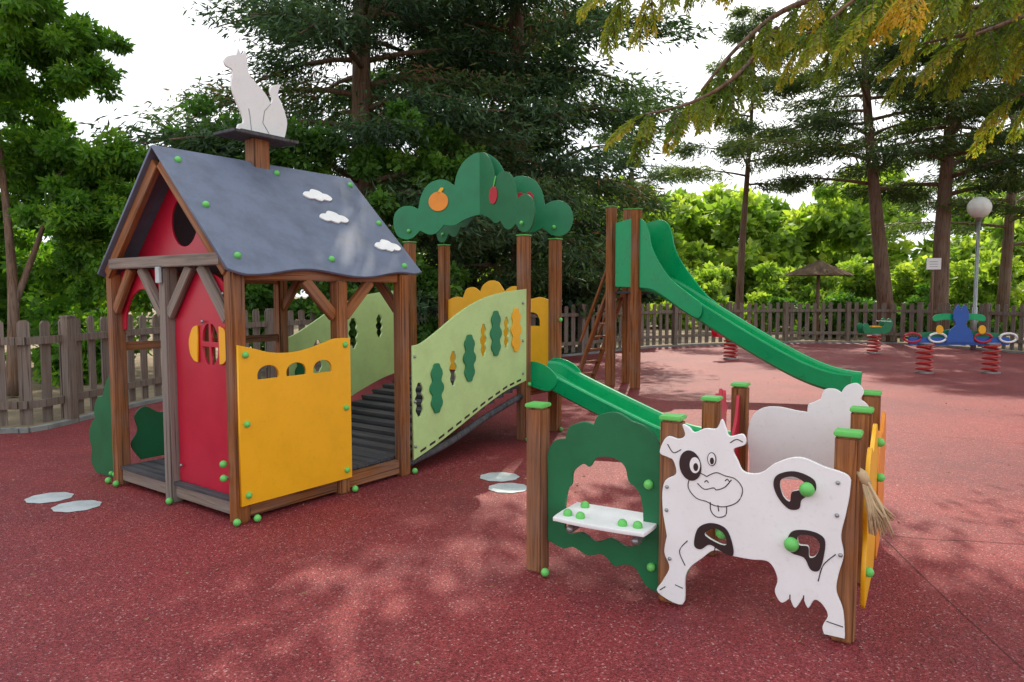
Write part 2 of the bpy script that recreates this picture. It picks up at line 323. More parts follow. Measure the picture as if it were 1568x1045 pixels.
# ---------------------------------------------------------------- ramp bridge
rb=empty('ramp_bridge',HC,U)
ro=[(.06,1.145,1),(.18,1.165),(.40,1.27),(.68,1.415),(.98,1.53),(1.30,1.60),(1.80,1.65,1),(1.80,.665,1),(1.45,.60),(1.1,.49),(.67,.33),(.35,.215),(.06,.13,1)]
def tallump(c,z,w,h,lob=3):
    R=[];n=14
    for i in range(n+1): 
        k=i/n; ww=w*(.55+.45*abs(math.sin(k*math.pi*lob)))*(math.sin(math.pi*min(max(k,.05),.95))**.35); R.append((c+ww,z-h+2*h*k))
    return R+[(2*c-x,zz) for x,zz in R[::-1]]
holes=[tallump(.14,.66,.06,.15),tallump(.60,.90,.055,.16),tallump(1.06,1.14,.055,.16),tallump(1.44,1.20,.05,.16)]
panel('side_panel_near',ro,holes,(1.6,-.067,0),X,Z,.02,M['lgreen'],rb)
hb=[tallump(.5,.93,.07,.17),tallump(1.0,1.15,.07,.17),tallump(1.4,1.22,.055,.13)]
panel('side_panel_far',ro,hb,(1.6,W+.067,0),X,Z,.02,M['lgreen'],rb)
for i,(c,z,mt) in enumerate([(.36,.74,'mgreen'),(.83,.98,'mgreen'),(1.25,1.20,'mgreen'),(1.60,1.22,'yellow')]):
    panel('tree_shape_%d'%i,tallump(c,z,.095,.225),[],(1.6,-.067-.0185,0),X,Z,.014,M[mt],rb)
panel('tree_shape_far',tallump(.28,.78,.085,.22),[],(1.6,W+.05,0),X,Z,.01,M['dgreen'],rb)
# stepped dark treads climbing to the tower
NT=11
for i in range(NT):
    t0=i/NT; u0=1.655+(t0+.5/NT)*1.79; z=.165+.435*((i+.5)/NT-.05*math.sin(2*math.pi*(i+.5)/NT))
    beam('tread_%d'%i,(u0,.02,z),(u0,W-.02,z),.160,.03,M['dark_wood'],rb,.004)
    beam('riser_%d'%i,(u0-.072,.03,z-.033),(u0-.072,W-.03,z-.033),.012,.034,M['deckblk'],rb,.002)
tube('stringer_near',interp([(1.66,.0,.09),(2.2,.0,.18),(2.8,.0,.35),(3.40,.0,.49)],5),.035,M['dark_wood'],rb)
m=Multi()
bx=[.06,.35,.67,1.1,1.45,1.8];bz=[.13,.215,.33,.49,.60,.665]
for i in range(13):
    x=.12+(i+.5)/13*1.6; z0=np.interp(x-.035,bx,bz)+.04; z1=np.interp(x+.035,bx,bz)+.04
    m.box((1.6+x,-.0785,(z0+z1)/2),(.037,0,(z1-z0)/2),(0,.002,0),(0,0,.010))
m.obj('edge_marks',M['black'],rb)
bolts('ramp_bolts',[(1.68,-.08,1.05),(1.68,-.08,.25),(1.68,-.08,.65),(3.33,-.08,1.5),(3.33,-.08,1.1),(3.33,-.08,.75)],rb,.016,M['metal'])

# ---------------------------------------------------------------- tower with tree canopy
tw=empty('play_tower',HC,U)
for i,(a,b) in enumerate([(3.46,0),(4.09,0),(3.46,W),(4.09,W)]): postcap('post_%d'%i,a,b,2.22,.12,tw,ct=.012)
for i in range(5):
    u0=3.53+i*.12; beam('deck_board_%d'%i,(u0,.07,.585),(u0,W-.07,.585),.115,.03,M['dark_wood'],tw,.003)
beam('deck_joist_near',(3.53,0,.53),(4.02,0,.53),.05,.1,M['wood'],tw); beam('deck_joist_far',(3.53,W,.53),(4.02,W,.53),.05,.1,M['wood'],tw)
can=[(-.206,2.44),(-.19,2.57),(-.10,2.65),(.02,2.66),(.12,2.62,1),(.16,2.78),(.24,2.90),(.36,2.955),(.48,2.95),(.585,2.88,1),(.62,3.02),(.70,3.15),(.82,3.235),(.906,3.25),(1.0,3.235),(1.12,3.15),(1.2,3.02),(1.235,2.88,1),(1.33,2.95),(1.45,2.955),(1.57,2.90),(1.65,2.78),(1.69,2.62,1),(1.79,2.66),(1.90,2.65),(1.99,2.57),(2.02,2.44),(1.97,2.31),(1.87,2.26),(1.76,2.28),(1.67,2.36,1),(1.56,2.31),(1.45,2.33),(1.36,2.42,1),(1.25,2.40),(1.12,2.47),(.98,2.52),(.85,2.52),(.70,2.47),(.58,2.41),(.45,2.42,1),(.36,2.33),(.26,2.31),(.14,2.36,1),(.05,2.28),(-.06,2.26),(-.16,2.31)]
L_=math.hypot(.63,1.7)
panel('canopy_board_a',can,[],(3.46,W,0),(.63/L_,-1.7/L_,0),Z,.02,M['mgreen'],tw)
panel('canopy_board_b',can,[],(4.09,W,0),(-.63/L_,-1.7/L_,0),Z,.02,M['dgreen'],tw)
def onA(x,z,off): return (3.46+.63/L_*x-1.7/L_*off,W-1.7/L_*x-.63/L_*off,z)
pa=((.63/L_,-1.7/L_,0))
panel('orange_fruit',ell(0,0,.125,.115),[],onA(.385,2.70,.016),pa,Z,.01,M['orange'],tw)
panel('orange_leaf',[(-.01,.10),(.03,.16),(.07,.15),(.03,.10)],[],onA(.385,2.70,.017),pa,Z,.008,M['yellow'],tw)
panel('apple_fruit',[(0,.09),(.06,.11),(.11,.06),(.10,-.03),(.04,-.1),(-.04,-.1),(-.1,-.03),(-.11,.06),(-.06,.11)],[],onA(1.45,2.66,.016),pa,Z,.01,M['cherry'],tw)
pb=(-.63/L_,-1.7/L_,0)
def onB(x,z,off): return (4.09-.63/L_*x-1.7/L_*off,W-1.7/L_*x+.63/L_*off,z)
panel('cherry_fruit',ell(0,0,.085,.10),[],onB(1.22,2.72,.016),pb,Z,.01,M['cherry'],tw)
panel('cherry_stem',[(0,.1),(.02,.1),(.06,.2),(.04,.2)],[],onB(1.22,2.72,.017),pb,Z,.008,M['cap'],tw)
bolts('canopy_bolts',[onA(.0,2.36,.02),onA(1.8,2.36,.02),onB(1.8,2.36,.02),onB(0,2.36,.02)],tw,.024)
yo=[(.07,.62,1),(.07,1.52,1),(.2,1.56),(.32,1.54),(.38,1.55,1),(.45,1.65),(.58,1.69),(.68,1.66),(.72,1.62,1),(.82,1.74),(.95,1.76),(1.06,1.70),(1.1,1.62,1),(1.2,1.68),(1.32,1.66),(1.38,1.55,1),(1.5,1.56),(1.63,1.52,1),(1.63,.62,1)]
panel('yellow_panel',yo,[archhole(.32,.11,1.22,.16)],(4.09,0,0),Y,Z,.018,M['yellow'],tw)
bolts('tower_bolts',[(3.38,0,1.35),(3.46,-.075,.62),(3.46,-.075,.35),(4.09,-.075,1.3),(3.46,-.09,.03),(4.09,-.09,.03),(3.39,-.1,.03)],tw,.024)
ss=empty('slide',HC,U)
prof=[(-.26,.145),(-.245,.158),(-.215,.155),(-.20,.13),(-.185,.03),(-.15,.008),(.15,.008),(.185,.03),(.20,.13),(.215,.155),(.245,.158),(.26,.145),(.245,.0),(.2,-.03),(-.2,-.03),(-.245,.0)]
sweep('chute',(interp([(3.775,.02,.67),(3.775,-.12,.665),(3.775,-.35,.56),(3.775,-.95,.34),(3.775,-1.5,.155),(3.775,-1.8,.10),(3.775,-2.2,.095)],6),(1,0,0)),prof,M['slide'],ss)
for i,sx in enumerate((-.255,.255)):
    panel('slide_cheek_%d'%i,[(.02,.62,1),(.02,.83),(-.12,.86),(-.3,.80),(-.4,.68),(-.3,.56),(-.1,.58)],[],(3.775+sx,0,0),Y,Z,.02,M['slide'],ss)
beam('slide_foot',(3.775,-2.1,0),(3.775,-2.1,.07),.3,.08,M['metal'],ss)
# ---------------------------------------------------------------- tall slide
sa=math.atan2(-.66,.75)
ts=empty('slide_tower',(2.079,11.86,0),sa)
for i,(a,b) in enumerate([(0,0),(-.5,0),(-.5,.5)]): postcap('post_%d'%i,a,b,3.08 if i else 3.0,.14 if b==0 else .11,ts,ct=.014)
beam('deck',(-.5,.275,1.62),(.02,.275,1.62),.5,.04,M['dark_wood'],ts,.004)
for b in (.02,.53):
    beam('ladder_side_%g'%b,(-.56,b,1.66),(-1.25,b,.0),.05,.10,M['wood'],ts)
    beam('handrail_%g'%b,(-.56,b,2.1),(-1.15,b,.75),.04,.06,M['wood'],ts)
for i in range(7):
    t=(i+.6)/7.2; beam('rung_%d'%i,(-.56-.69*t,.04,1.66-1.66*t),(-.56-.69*t,.51,1.66-1.66*t),.12,.03,M['wood'],ts)
bs=empty('slide.001',(2.079,11.86,0),sa)
prof2=[(-.27,.22),(-.255,.24),(-.22,.235),(-.205,.2),(-.19,.04),(-.15,.008),(.15,.008),(.19,.04),(.205,.2),(.22,.235),(.255,.24),(.27,.22),(.25,.0),(.2,-.04),(-.2,-.04),(-.25,.0)]
sweep('chute',(interp([(-.1,.275,1.68),(.25,.275,1.66),(.55,.275,1.53),(.9,.275,1.33),(1.8,.275,.83),(2.45,.275,.50),(2.85,.275,.34),(3.15,.275,.27),(3.4,.275,.25)],7),(0,1,0)),prof2,M['slide'],bs)
ck=[(-.28,1.72,1),(-.28,2.80,1),(-.05,2.84),(.14,2.86),(.28,2.78),(.36,2.6),(.41,2.38),(.55,2.12),(.78,1.83),(1.0,1.58),(1.2,1.42),(1.15,1.22),(.9,1.33),(.6,1.52),(.35,1.66),(.1,1.70)]
panel('cheek_near',[(a-.12 if b>1.7 else a,b,*c) for a,b,*c in ck],[],(0,-.005,0),X,Z,.035,M['slide'],bs); panel('cheek_far',ck,[],(0,.555,0),X,Z,.035,M['slide'],bs)
beam('foot',(3.25,.275,0),(3.25,.275,.22),.3,.1,M['metal'],bs)

# ---------------------------------------------------------------- cow enclosure
DA=math.radians(-30.5); PC=(.83,3.60,0)
cw=empty('cow_panel',PC,DA)
postcap('post_left',0,0,.955,.105,cw); postcap('post_right',.82,0,.955,.105,cw); postcap('post_mid',.0,.76,.955,.1,cw)
cow=mm('-42,794 -6,875 55,871 88,895 74,946 107,936 134,913 186,937 243,943 267,990 287,950 306,911 368,927 381,880 326,849 346,797 378,746 453,750 526,809 625,846 729,816 830,787 840,723 827,616 809,508 822,419 803,325 797,247 827,162 838,36 751,36 744,71 765,126 741,173 707,188 680,143 657,188 624,130 600,172 562,142 532,189 542,255 502,326 418,323 325,324 245,335 181,280 126,225 100,162 89,24 -42,60 -15,128 18,204 -10,277 2,365 -20,481 -25,582 -9,652 45,693 30,758 3,772')
cow=corner(cow,{29,30,54,55,38,36})
h2=mm('545,727 599,753 651,730 632,696 596,679 588,634 556,660'); h3=mm('632,480 691,487 723,453 707,398 680,386 673,434 633,436'); h1=mm('195,409 243,447 291,426 302,375 254,377')
CY=-.072
panel('cow_board',cow,[h1,h2,h3],(0,CY,0),X,Z,.02,M['white'],cw)
s2_=mm('514,707 533,754 607,779 687,753 699,703 667,673 639,648 629,606 583,599 535,648'); s3_=mm('581,442 606,497 682,510 741,484 741,404 723,333 687,329 657,379 600,393'); s1_=mm('144,346 162,433 226,471 297,456 330,390 334,326 277,338 222,361 177,329')
for i,(s,h) in enumerate(((s1_,h1),(s2_,h2),(s3_,h3))):
    panel('spot_%d'%i,s,[h],(0,CY-.0125,0),X,Z,.004,M['black'],cw,bev=.0008)
F=lambda n,pl,mt,off=.0125,th=.004: panel(n,pl,[],(0,CY-off,0),X,Z,th,M[mt],cw,bev=.0008)
F('eye_patch',ell(.118,.745,.055,.076,20,.15),'black')
F('eye_white_l',ell(.142,.75,.026,.04),'white',.0155,.002); F('eye_white_r',ell(.224,.79,.022,.034),'black',.0125,.003); F('eye_white_r2',ell(.224,.79,.018,.030),'white',.0155,.002)
F('pupil_l',ell(.147,.742,.012,.02),'black',.0172,.001); F('pupil_r',ell(.226,.782,.010,.017),'black',.0172,.001)
m=Multi()
def smooth_open(pts): return [(p.x,p.y) for p in interp([(a,b,0) for a,b in pts],5)]
def ln(pts,r=.0026): m.tube([(x,CY-.0105,z) for x,z in smooth_open(pts)],r,5)
ln([(.20,.70),(.16,.712),(.118,.68),(.110,.63),(.15,.585),(.20,.575),(.245,.56),(.30,.565),(.355,.60),(.373,.66),(.34,.705),(.29,.715),(.245,.725),(.20,.70)])
ln([(.155,.66),(.19,.635),(.235,.648),(.25,.64),(.29,.66),(.32,.70)])
ln([(.22,.575),(.225,.53),(.255,.505),(.295,.52),(.30,.565)]); ln([(.258,.565),(.262,.535)])
ln([(.19,.67),(.2,.68),(.21,.67)]); ln([(.29,.69),(.3,.7),(.31,.69)])
ln([(.0,.84),(.03,.80),(.07,.82)]); ln([(.31,.88),(.34,.90),(.37,.89)])
ln([(.05,.12),(.09,.11)]); ln([(.0,.10),(-.03,.075)]); ln([(.76,.10),(.83,.09)]); ln([(.6,.19),(.6,.17)]);ln([(.66,.20),(.66,.18)])
ln([(.10,.23),(.07,.3),(.11,.36)]); ln([(.79,.42),(.74,.36),(.72,.28)]);ln([(.245,.335),(.25,.36)])
m.obj('cow_lines',M['black'],cw)
bolts('cow_knobs',[(.663,CY-.03,.705),(.603,CY-.03,.437),(.27,CY+.03,.42)],cw,.034)
bolts('cow_screws',[(0,CY-.012,.50),(0,CY-.012,.62),(.79,CY-.012,.75),(.81,CY-.012,.42),(.79,CY-.012,.60),(.02,CY-.012,.25)],cw,.01,M['metal'])
m=Multi()
for k in range(60):
    a=random.uniform(-.03,.03);b=random.uniform(-.02,.02); ex=random.uniform(.06,.13); ez=random.uniform(.50,.60)
    m.tube([(.885+a*.2,-.02+b*.2,.785),(.91+a*.5,-.03+b*.5,.72+a*.3),(.91+ex*.3+a*.7,-.04+b,.66),(.90+ex*.75+a,-.045+b*2,ez+.02)],[.006,.007,.007,.003],5)
m.tube([(.86,-.02,.80),(.88,-.02,.785),(.905,-.02,.74)],[.022,.026,.02],8)
m.obj('tail_rope',M['rope'],cw,True)
gs=[(0.04,.02,1),(.22,.02,1),(.42,.10),(.55,.22),(.70,.36),(.70,.55),(.52,.52),(.40,.40),(.25,.30),(.04,.25,1)]
panel('low_green_board',gs,[],(0.0,0,0),Y,Z,.02,M['slide'],cw)

tb=empty('tree_bench_panel',PC,DA)
postcap('post',-.79,0,.955,.105,tb)
be=[(-.72,.60,1),(-.72,.70),(-.68,.77),(-.61,.79,1),(-.585,.86),(-.50,.895),(-.44,.885,1),(-.41,.94),(-.31,.965),(-.22,.925,1),(-.14,.90),(-.075,.83),(-.05,.72),(-.05,.02,1),(-.13,.05),(-.19,.13),(-.25,.14),(-.31,.12),(-.38,.17),(-.47,.15),(-.56,.18),(-.62,.16),(-.72,.19,1)]
bh=[(-.60,.26),(-.61,.40),(-.595,.50),(-.57,.54),(-.56,.61),(-.50,.66),(-.46,.65),(-.42,.705),(-.33,.715),(-.26,.68),(-.235,.60),(-.20,.575),(-.165,.52),(-.15,.40),(-.16,.28),(-.24,.24),(-.33,.27),(-.42,.235),(-.5,.27)]
panel('tree_board',be,[bh],(0,-.0,0),X,Z,.022,M['dgreen'],tb)
so=[(-.60,-.16),(-.56,-.19),(-.35,-.205),(-.12,-.19),(-.08,-.16),(-.08,.10),(-.12,.13),(-.56,.13),(-.60,.10)]
panel('seat_board',so,[],(0,0,.385),X,Y,.022,M['white'],tb)
bolts('seat_knobs',[(-.54,-.12,.405),(-.46,-.13,.405),(-.22,-.13,.405),(-.14,-.12,.405),(-.52,.06,.405),(-.15,.06,.405),(-.12,-.02,.60)],tb,.026)
for x in (-.52,-.15):
    beam('bracket_%g'%x,(x,-.12,.33),(x,.09,.33),.03,.05,M['metal'],tb); bolts('bracket_bolt_%g'%x,[(x,-.13,.325)],tb,.022,M['metal'])
bolts('bench_bolts',[(-.70,-.08,.03),(-.10,-.02,.16),(-.79,.07,.85)],tb,.024)

sh=empty('sheep_panel',PC,DA)
postcap('post_left',.0,1.52,.955,.105,sh); postcap('post_right',.82,1.52,.955,.105,sh)
so=[(.08,.12,1),(.09,.45),(.07,.62),(.10,.76),(.17,.825),(.27,.84),(.38,.825),(.45,.82,1),(.455,.87),(.49,.89),(.53,.915,1),(.55,.975),(.61,.985),(.65,.965,1),(.68,1.01),(.74,1.03),(.78,.98),(.76,.93,1),(.80,.90),(.83,.84),(.79,.78),(.82,.70),(.80,.5),(.78,.12,1),(.68,.12,1),(.66,.32),(.45,.36),(.22,.32),(.2,.12,1)]
panel('sheep_board',so,[],(0,1.45,0),X,Z,.02,M['white'],sh)
fl=empty('flower_panel',PC,DA)
postcap('post',.82,.76,.955,.105,fl)
fo=[(.10,.12,1),(.05,.3),(.10,.45),(.04,.6),(.10,.75),(.22,.86),(.36,.82),(.45,.86),(.6,.92),(.72,.84),(.78,.7),(.72,.5),(.78,.3),(.70,.12,1)]
panel('yellow_board',fo,[],(.895,0,0),Y,Z,.02,M['yellow'],fl)
panel('orange_board',[(a+.74,b*.95,*c) for a,b,*c in fo],[],(.90,0,0),Y,Z,.02,M['orange'],fl)
bolts('flower_bolts',[(.915,.1,.3),(.915,.72,.8),(.92,.76,.6)],fl,.024)
hn=empty('hen_panel',PC,DA)
ho=[(.80,.15,1),(.80,.78),(.86,.90),(.88,.98),(.93,.93),(.97,1.0),(1.02,.94),(1.06,.98),(1.08,.90),(1.13,.86),(1.09,.82),(1.12,.70),(1.25,.62),(1.38,.72),(1.46,.90),(1.47,.5),(1.45,.15,1)]
panel('hen_board',ho,[],(0.0,0,0),Y,Z,.02,M['red'],hn)
panel('hen_beak',[(1.10,.84,1),(1.20,.80,1),(1.10,.78,1)],[],(-.015,0,0),Y,Z,.012,M['yellow'],hn)

# ---------------------------------------------------------------- ground
gv=400
mesh('ground',[(-gv,-gv,-.03),(gv,-gv,-.03),(gv,gv,-.03),(-gv,gv,-.03)],[(0,1,2,3)],M['earth'])
FP=[(-7.4,-4),(-7.2,5.0),(-6.1,7.9),(-5.59,8.36),(-5.32,10.6),(-4.15,13.3),(-2.10,15.8),(1.45,18.3),(4.22,21.1),(7.72,22.8),(11.18,23.3),(13.15,21.6),(13.9,18.2),(14.6,13.0),(15,4),(14,-4)]
FS=interp([(a,b,0) for a,b in FP],5)
bm=bmesh.new(); vv=[bm.verts.new((p.x*.985,p.y*.985,0)) for p in FS]; f=bm.faces.new(vv); bmesh.ops.triangulate(bm,faces=[f]); 
me=bpy.data.meshes.new('rubber_ground'); bm.to_mesh(me); bm.free(); me.materials.append(M['rubber']); 
o=bpy.data.objects.new('rubber_ground',me); link(o)
if me.polygons[0].normal.z<0: me.flip_normals()
m=Multi()
for i in range(len(FS)-1):
    a=FS[i]*.987;b=FS[i+1]*.987;d=(b-a);t=d.normalized();nn=V((-t.y,t.x,0))
    m.box((a+b)/2+V((0,0,.012)),d/2*1.01,nn*.045,(0,0,.04))
m.obj('kerb',M['kerb'])
m=Multi()
def seam(pts):
    P=interp([(a,b,.002) for a,b in pts],10)
    for i in range(len(P)-1):
        d=(P[i+1]-P[i])/2;t=d.normalized(); m.add([P[i]+V((-t.y,t.x,0))*.003,P[i]-V((-t.y,t.x,0))*.003,P[i+1]-V((-t.y,t.x,0))*.003,P[i+1]+V((-t.y,t.x,0))*.003],[(0,1,2,3)])
seam([(2.45,4.6),(2.75,4.50),(3.0,4.47),(3.3,4.40)]); seam([(4.2,8.3),(5.5,7.4),(8,6.1)]); seam([(2.45,4.6),(2.25,3.4),(2.1,2.2),(2.0,1)])
m.obj('rubber_seams',M['seam'])
def spot(name,c,r,sx):
    e=empty(name,(c[0],c[1],0))
    pts=smoothpts([(sx*r*(1+.035*math.cos(9*t))*math.cos(t),r*(1+.035*math.cos(9*t))*math.sin(t)) for t in [2*math.pi*i/36 for i in range(36)]],2)
    mesh('paint',[(x,y,.004) for x,y in pts],[tuple(range(len(pts)))],M['offwhite'],e)
for i,(c,r) in enumerate([((-3.63,5.44),.15),((-3.28,5.22),.15),((-.11,6.07),.155),((-.03,5.72),.15),((-4.06,7.89),.16),((-3.6,8.3),.15)]): spot('ground_marking' if i==0 else 'ground_marking.%03d'%i,c,r,1.1)

# ---------------------------------------------------------------- fence
m=Multi(); rnd=random.Random(3)
acc=0; pts=[]; STEP=.27
for i in range(len(FS)-1):
    a,b=FS[i],FS[i+1]; d=(b-a).length; t=(b-a).normalized(); s=-acc
    while True:
        s+=STEP
        if s>d: acc=d-(s-STEP); break
        pts.append((a+t*s,t))
for i,(p,t) in enumerate(pts):
    nn=V((-t.y,t.x,0))
    if i%8==0:
        hh=1.34; m.box(p-nn*.07+V((0,0,hh/2-.03)),t*.065,nn*.05,(0,0,hh/2)); m.box(p-nn*.07+V((0,0,hh-.02)),t*.072,nn*.058,(0,0,.012)); 
    h=1.30+rnd.uniform(-.025,.025); w=.066+rnd.uniform(-.007,.007); tl=rnd.uniform(-.016,.016)
    c=p+nn*.012; x=t*w; y=nn*.011
    vs=[c-x-y+V((0,0,.06)),c+x-y+V((0,0,.06)),c+x+y+V((0,0,.06)),c-x+y+V((0,0,.06))]
    sh_=t*tl
    tp=[c-x-y+V((0,0,h-.035))+sh_,c+x-y+V((0,0,h-.035))+sh_,c+x+y+V((0,0,h-.035))+sh_,c-x+y+V((0,0,h-.035))+sh_]
    t2=[c-x*.55-y+V((0,0,h))+sh_,c+x*.55-y+V((0,0,h))+sh_,c+x*.55+y+V((0,0,h))+sh_,c-x*.55+y+V((0,0,h))+sh_]
    m.add(vs+tp+t2,[(0,3,2,1),(0,1,5,4),(1,2,6,5),(2,3,7,6),(3,0,4,7),(4,5,9,8),(5,6,10,9),(6,7,11,10),(7,4,8,11),(8,9,10,11)])
for i in range(len(FS)-1):
    a,b=FS[i],FS[i+1]; d=b-a;t=d.normalized();nn=V((-t.y,t.x,0))
    for z in (.30,1.05): m.box((a+b)/2-nn*.022+V((0,0,z)),d/2,nn*.02,(0,0,.045))
m.obj('wooden_fence',M['fence'])

# ---------------------------------------------------------------- spring riders
def spring(name,loc,h,par,r=.12,turns=5,mat='springred'):
    pts=[(loc[0]+r*math.cos(t),loc[1]+r*math.sin(t),.04+h*t/(2*math.pi*turns)) for t in np.linspace(0,2*math.pi*turns,turns*18)]
    tube(name,pts,.024,M[mat],par,6); disc_prism(name+'_base',loc,.17,.17,.003,.03,M['metal'],par); disc_prism(name+'_top',loc,.15,.15,h+.04,h+.07,M['metal'],par)
r1=empty('spring_seesaw',(8.98,14.15,0),-.02)
spring('spring_l',(-.66,0),.55,r1,.14); spring('spring_r',(.66,0),.55,r1,.14)
beam('board',(-1.0,0,.65),(1.0,0,.65),.05,.16,M['blue'],r1,.01)
for i,x in enumerate((-.95,-.45,.45,.95)):
    pts=[(x+.17*math.cos(t),-.05,.72+.09*math.sin(t)) for t in np.linspace(0,2*math.pi,20)]
    tube('handle_ring_%d'%i,pts,.022,M['white' if i%2 else 'cherry'],r1,6)
panel('body',[(-.28,.62,1),(.28,.62,1),(.22,.85),(.10,.98),(.16,1.12),(.12,1.30),(.05,1.38),(0,1.28),(-.05,1.38),(-.12,1.30),(-.16,1.12),(-.10,.98),(-.22,.85)],[],(0,-.04,0),X,Z,.03,M['blue'],r1)
panel('body_b',[(-.75,.72),(-.3,.70),(.3,.70),(.75,.72),(.8,.80),(.4,.84),(0,.90),(-.4,.84),(-.8,.80)],[],(0,.05,0),X,Z,.03,M['mgreen'],r1)
panel('wing',[(-.5,1.05),(-.25,1.08),(0,1.04),(.25,1.08),(.5,1.05),(.48,1.17),(.2,1.20),(0,1.16),(-.2,1.20),(-.48,1.17)],[],(0,.02,0),X,Z,.03,M['slide'],r1)
for i,x in enumerate((-.42,.42)): panel('badge_%d'%i,ell(x,.88,.07,.09),[],(0,-.06,0),X,Z,.02,M['yellow'],r1)
for i,(lx,ly,c1) in enumerate(((9.72,18.9,'mgreen'),(5.35,17.2,'red'))):
    r=empty('spring_rider' if i==0 else 'spring_rider.001',(lx,ly,0),.3)
    spring('spring',(0,0),.46,r,.15)
    for j,yy in enumerate((-.1,.1)): panel('rider_body_%d'%j,[(-.45,.58),(-.3,.54),(.3,.54),(.45,.64),(.5,.84),(.38,.94),(.28,.86),(.2,.72),(-.2,.70),(-.35,.82),(-.48,.77)],[],(0,yy,0),X,Z,.03,M[c1],r)
    beam('seat',(-.2,0,.72),(.12,0,.72),.26,.03,M['yellow'],r); beam('handle',(.3,-.25,.86),(.3,.25,.86),.03,.03,M['white'],r)

# ---------------------------------------------------------------- parasol, lamp, sign
pz=empty('thatched_parasol',(10.3,23.8,0))
tube('pole',[(0,0,0),(0,0,2.5)],.06,M['bark'],pz)
m=Multi(); rn=random.Random(5)
for k in range(900):
    a=rn.uniform(0,2*math.pi); r0=rn.uniform(0,.8); r1_=r0+rn.uniform(.25,.42); z=lambda r:2.72-.52*(r/1.2)**.9
    w=.02*max(r1_,.4)/.8
    t=V((math.cos(a),math.sin(a),0)); s=V((-math.sin(a),math.cos(a),0))
    j=rn.uniform(0,.03)
    m.add([t*r0+V((0,0,z(r0)+j))-s*w*.5,t*r0+V((0,0,z(r0)+j))+s*w*.5,t*r1_+V((0,0,z(r1_)+j-.03))+s*w,t*r1_+V((0,0,z(r1_)+j-.03))-s*w],[(0,1,2,3)])
m.add([V((0,0,2.70))]+[V((1.1*math.cos(a),1.1*math.sin(a),2.21)) for a in np.linspace(0,2*math.pi,25)[:-1]],[(0,i+1,(i+1)%24+1) for i in range(24)])
m.obj('thatch_roof',M['thatch'],pz)
lp=empty('street_lamp',(13.05,19.9,0))
tube('pole',[(0,0,0),(0,0,1.2),(0,0,1.22),(0,0,3.65)],[.07,.07,.05,.045],M['metal'],lp,12)
tube('collar',[(0,0,3.62),(0,0,3.72),(0,0,3.76)],[.06,.1,.12],M['metal'],lp,12)
bm=bmesh.new(); bmesh.ops.create_uvsphere(bm,u_segments=24,v_segments=16,radius=.30); me=bpy.data.meshes.new('globe'); bm.to_mesh(me); bm.free(); me.materials.append(M['globe'])
for p in me.polygons:p.use_smooth=True
g=bpy.data.objects.new('globe',me); g.location=(0,0,4.0); link(g,lp)
sg=empty('park_sign',(11.9,20.0,0),-.4)
tube('post',[(0,0.04,0),(0,0.04,2.6)],.025,M['bark'],sg); beam('sign_plate',(0,-.005,2.28),(0,-.005,2.60),.36,.01,M['white'],sg,.003)
m=Multi()
for k in range(3): m.box((0,-.012,2.36+.07*k),(.10,0,0),(0,.001,0),(0,0,.007))
m.obj('sign_lines',M['metal'],sg)

# ---------------------------------------------------------------- foliage
def unit(a): return a/np.maximum(np.linalg.norm(a,axis=1,keepdims=True),1e-6)
def leaves(name,P,D,Ln,Wd,tint,mat,parent=None):
    n=len(P); D=unit(D); S=unit(np.cross(D,rng.normal(size=(n,3))))
    up=np.cross(S,D)
    co=np.empty((n,4,3)); Ln=Ln[:,None];Wd=Wd[:,None]
    co[:,0]=P; co[:,1]=P+D*Ln*.45+S*Wd*.5; co[:,2]=P+D*Ln+up*Ln*.1; co[:,3]=P+D*Ln*.45-S*Wd*.5
    me=bpy.data.meshes.new(name); me.vertices.add(4*n); me.vertices.foreach_set('co',co.reshape(-1).astype(np.float32))
    me.loops.add(4*n); me.loops.foreach_set('vertex_index',np.arange(4*n,dtype=np.int32))
    me.polygons.add(n); me.polygons.foreach_set('loop_start',np.arange(0,4*n,4,dtype=np.int32)); me.polygons.foreach_set('loop_total',np.full(n,4,dtype=np.int32))
    at=me.attributes.new('tint','FLOAT','POINT'); at.data.foreach_set('value',np.repeat(np.clip(tint,0,1),4).astype(np.float32))
    me.update(calc_edges=True); me.materials.append(mat); ob=bpy.data.objects.new(name,me); return link(ob,parent)
LM={}
LM['cedar']=leafmat('cedar_needles',[(0,(.018,.042,.022)),(.45,(.05,.105,.048)),(.75,(.09,.165,.06)),(.93,(.15,.21,.065)),(1,(.23,.13,.08))],.22,.6)
LM['ivy']=leafmat('ivy_leaves',[(0,(.035,.09,.018)),(.5,(.075,.19,.028)),(1,(.15,.30,.04))],.3)
LM['privet']=leafmat('privet_leaves',[(0,(.04,.10,.016)),(.5,(.085,.20,.026)),(1,(.20,.32,.04))],.45,.5,1.9)
LM['pine']=leafmat('pine_needles',[(0,(.03,.055,.022)),(.5,(.065,.115,.04)),(1,(.16,.20,.05))],.3)
LM['bright']=leafmat('sunny_leaves',[(0,(.09,.17,.03)),(.5,(.20,.31,.05)),(1,(.40,.47,.09))],.45)
LM['young']=leafmat('young_conifer_needles',[(0,(.05,.10,.02)),(.4,(.13,.21,.03)),(.75,(.30,.33,.045)),(1,(.55,.38,.05))],.45)

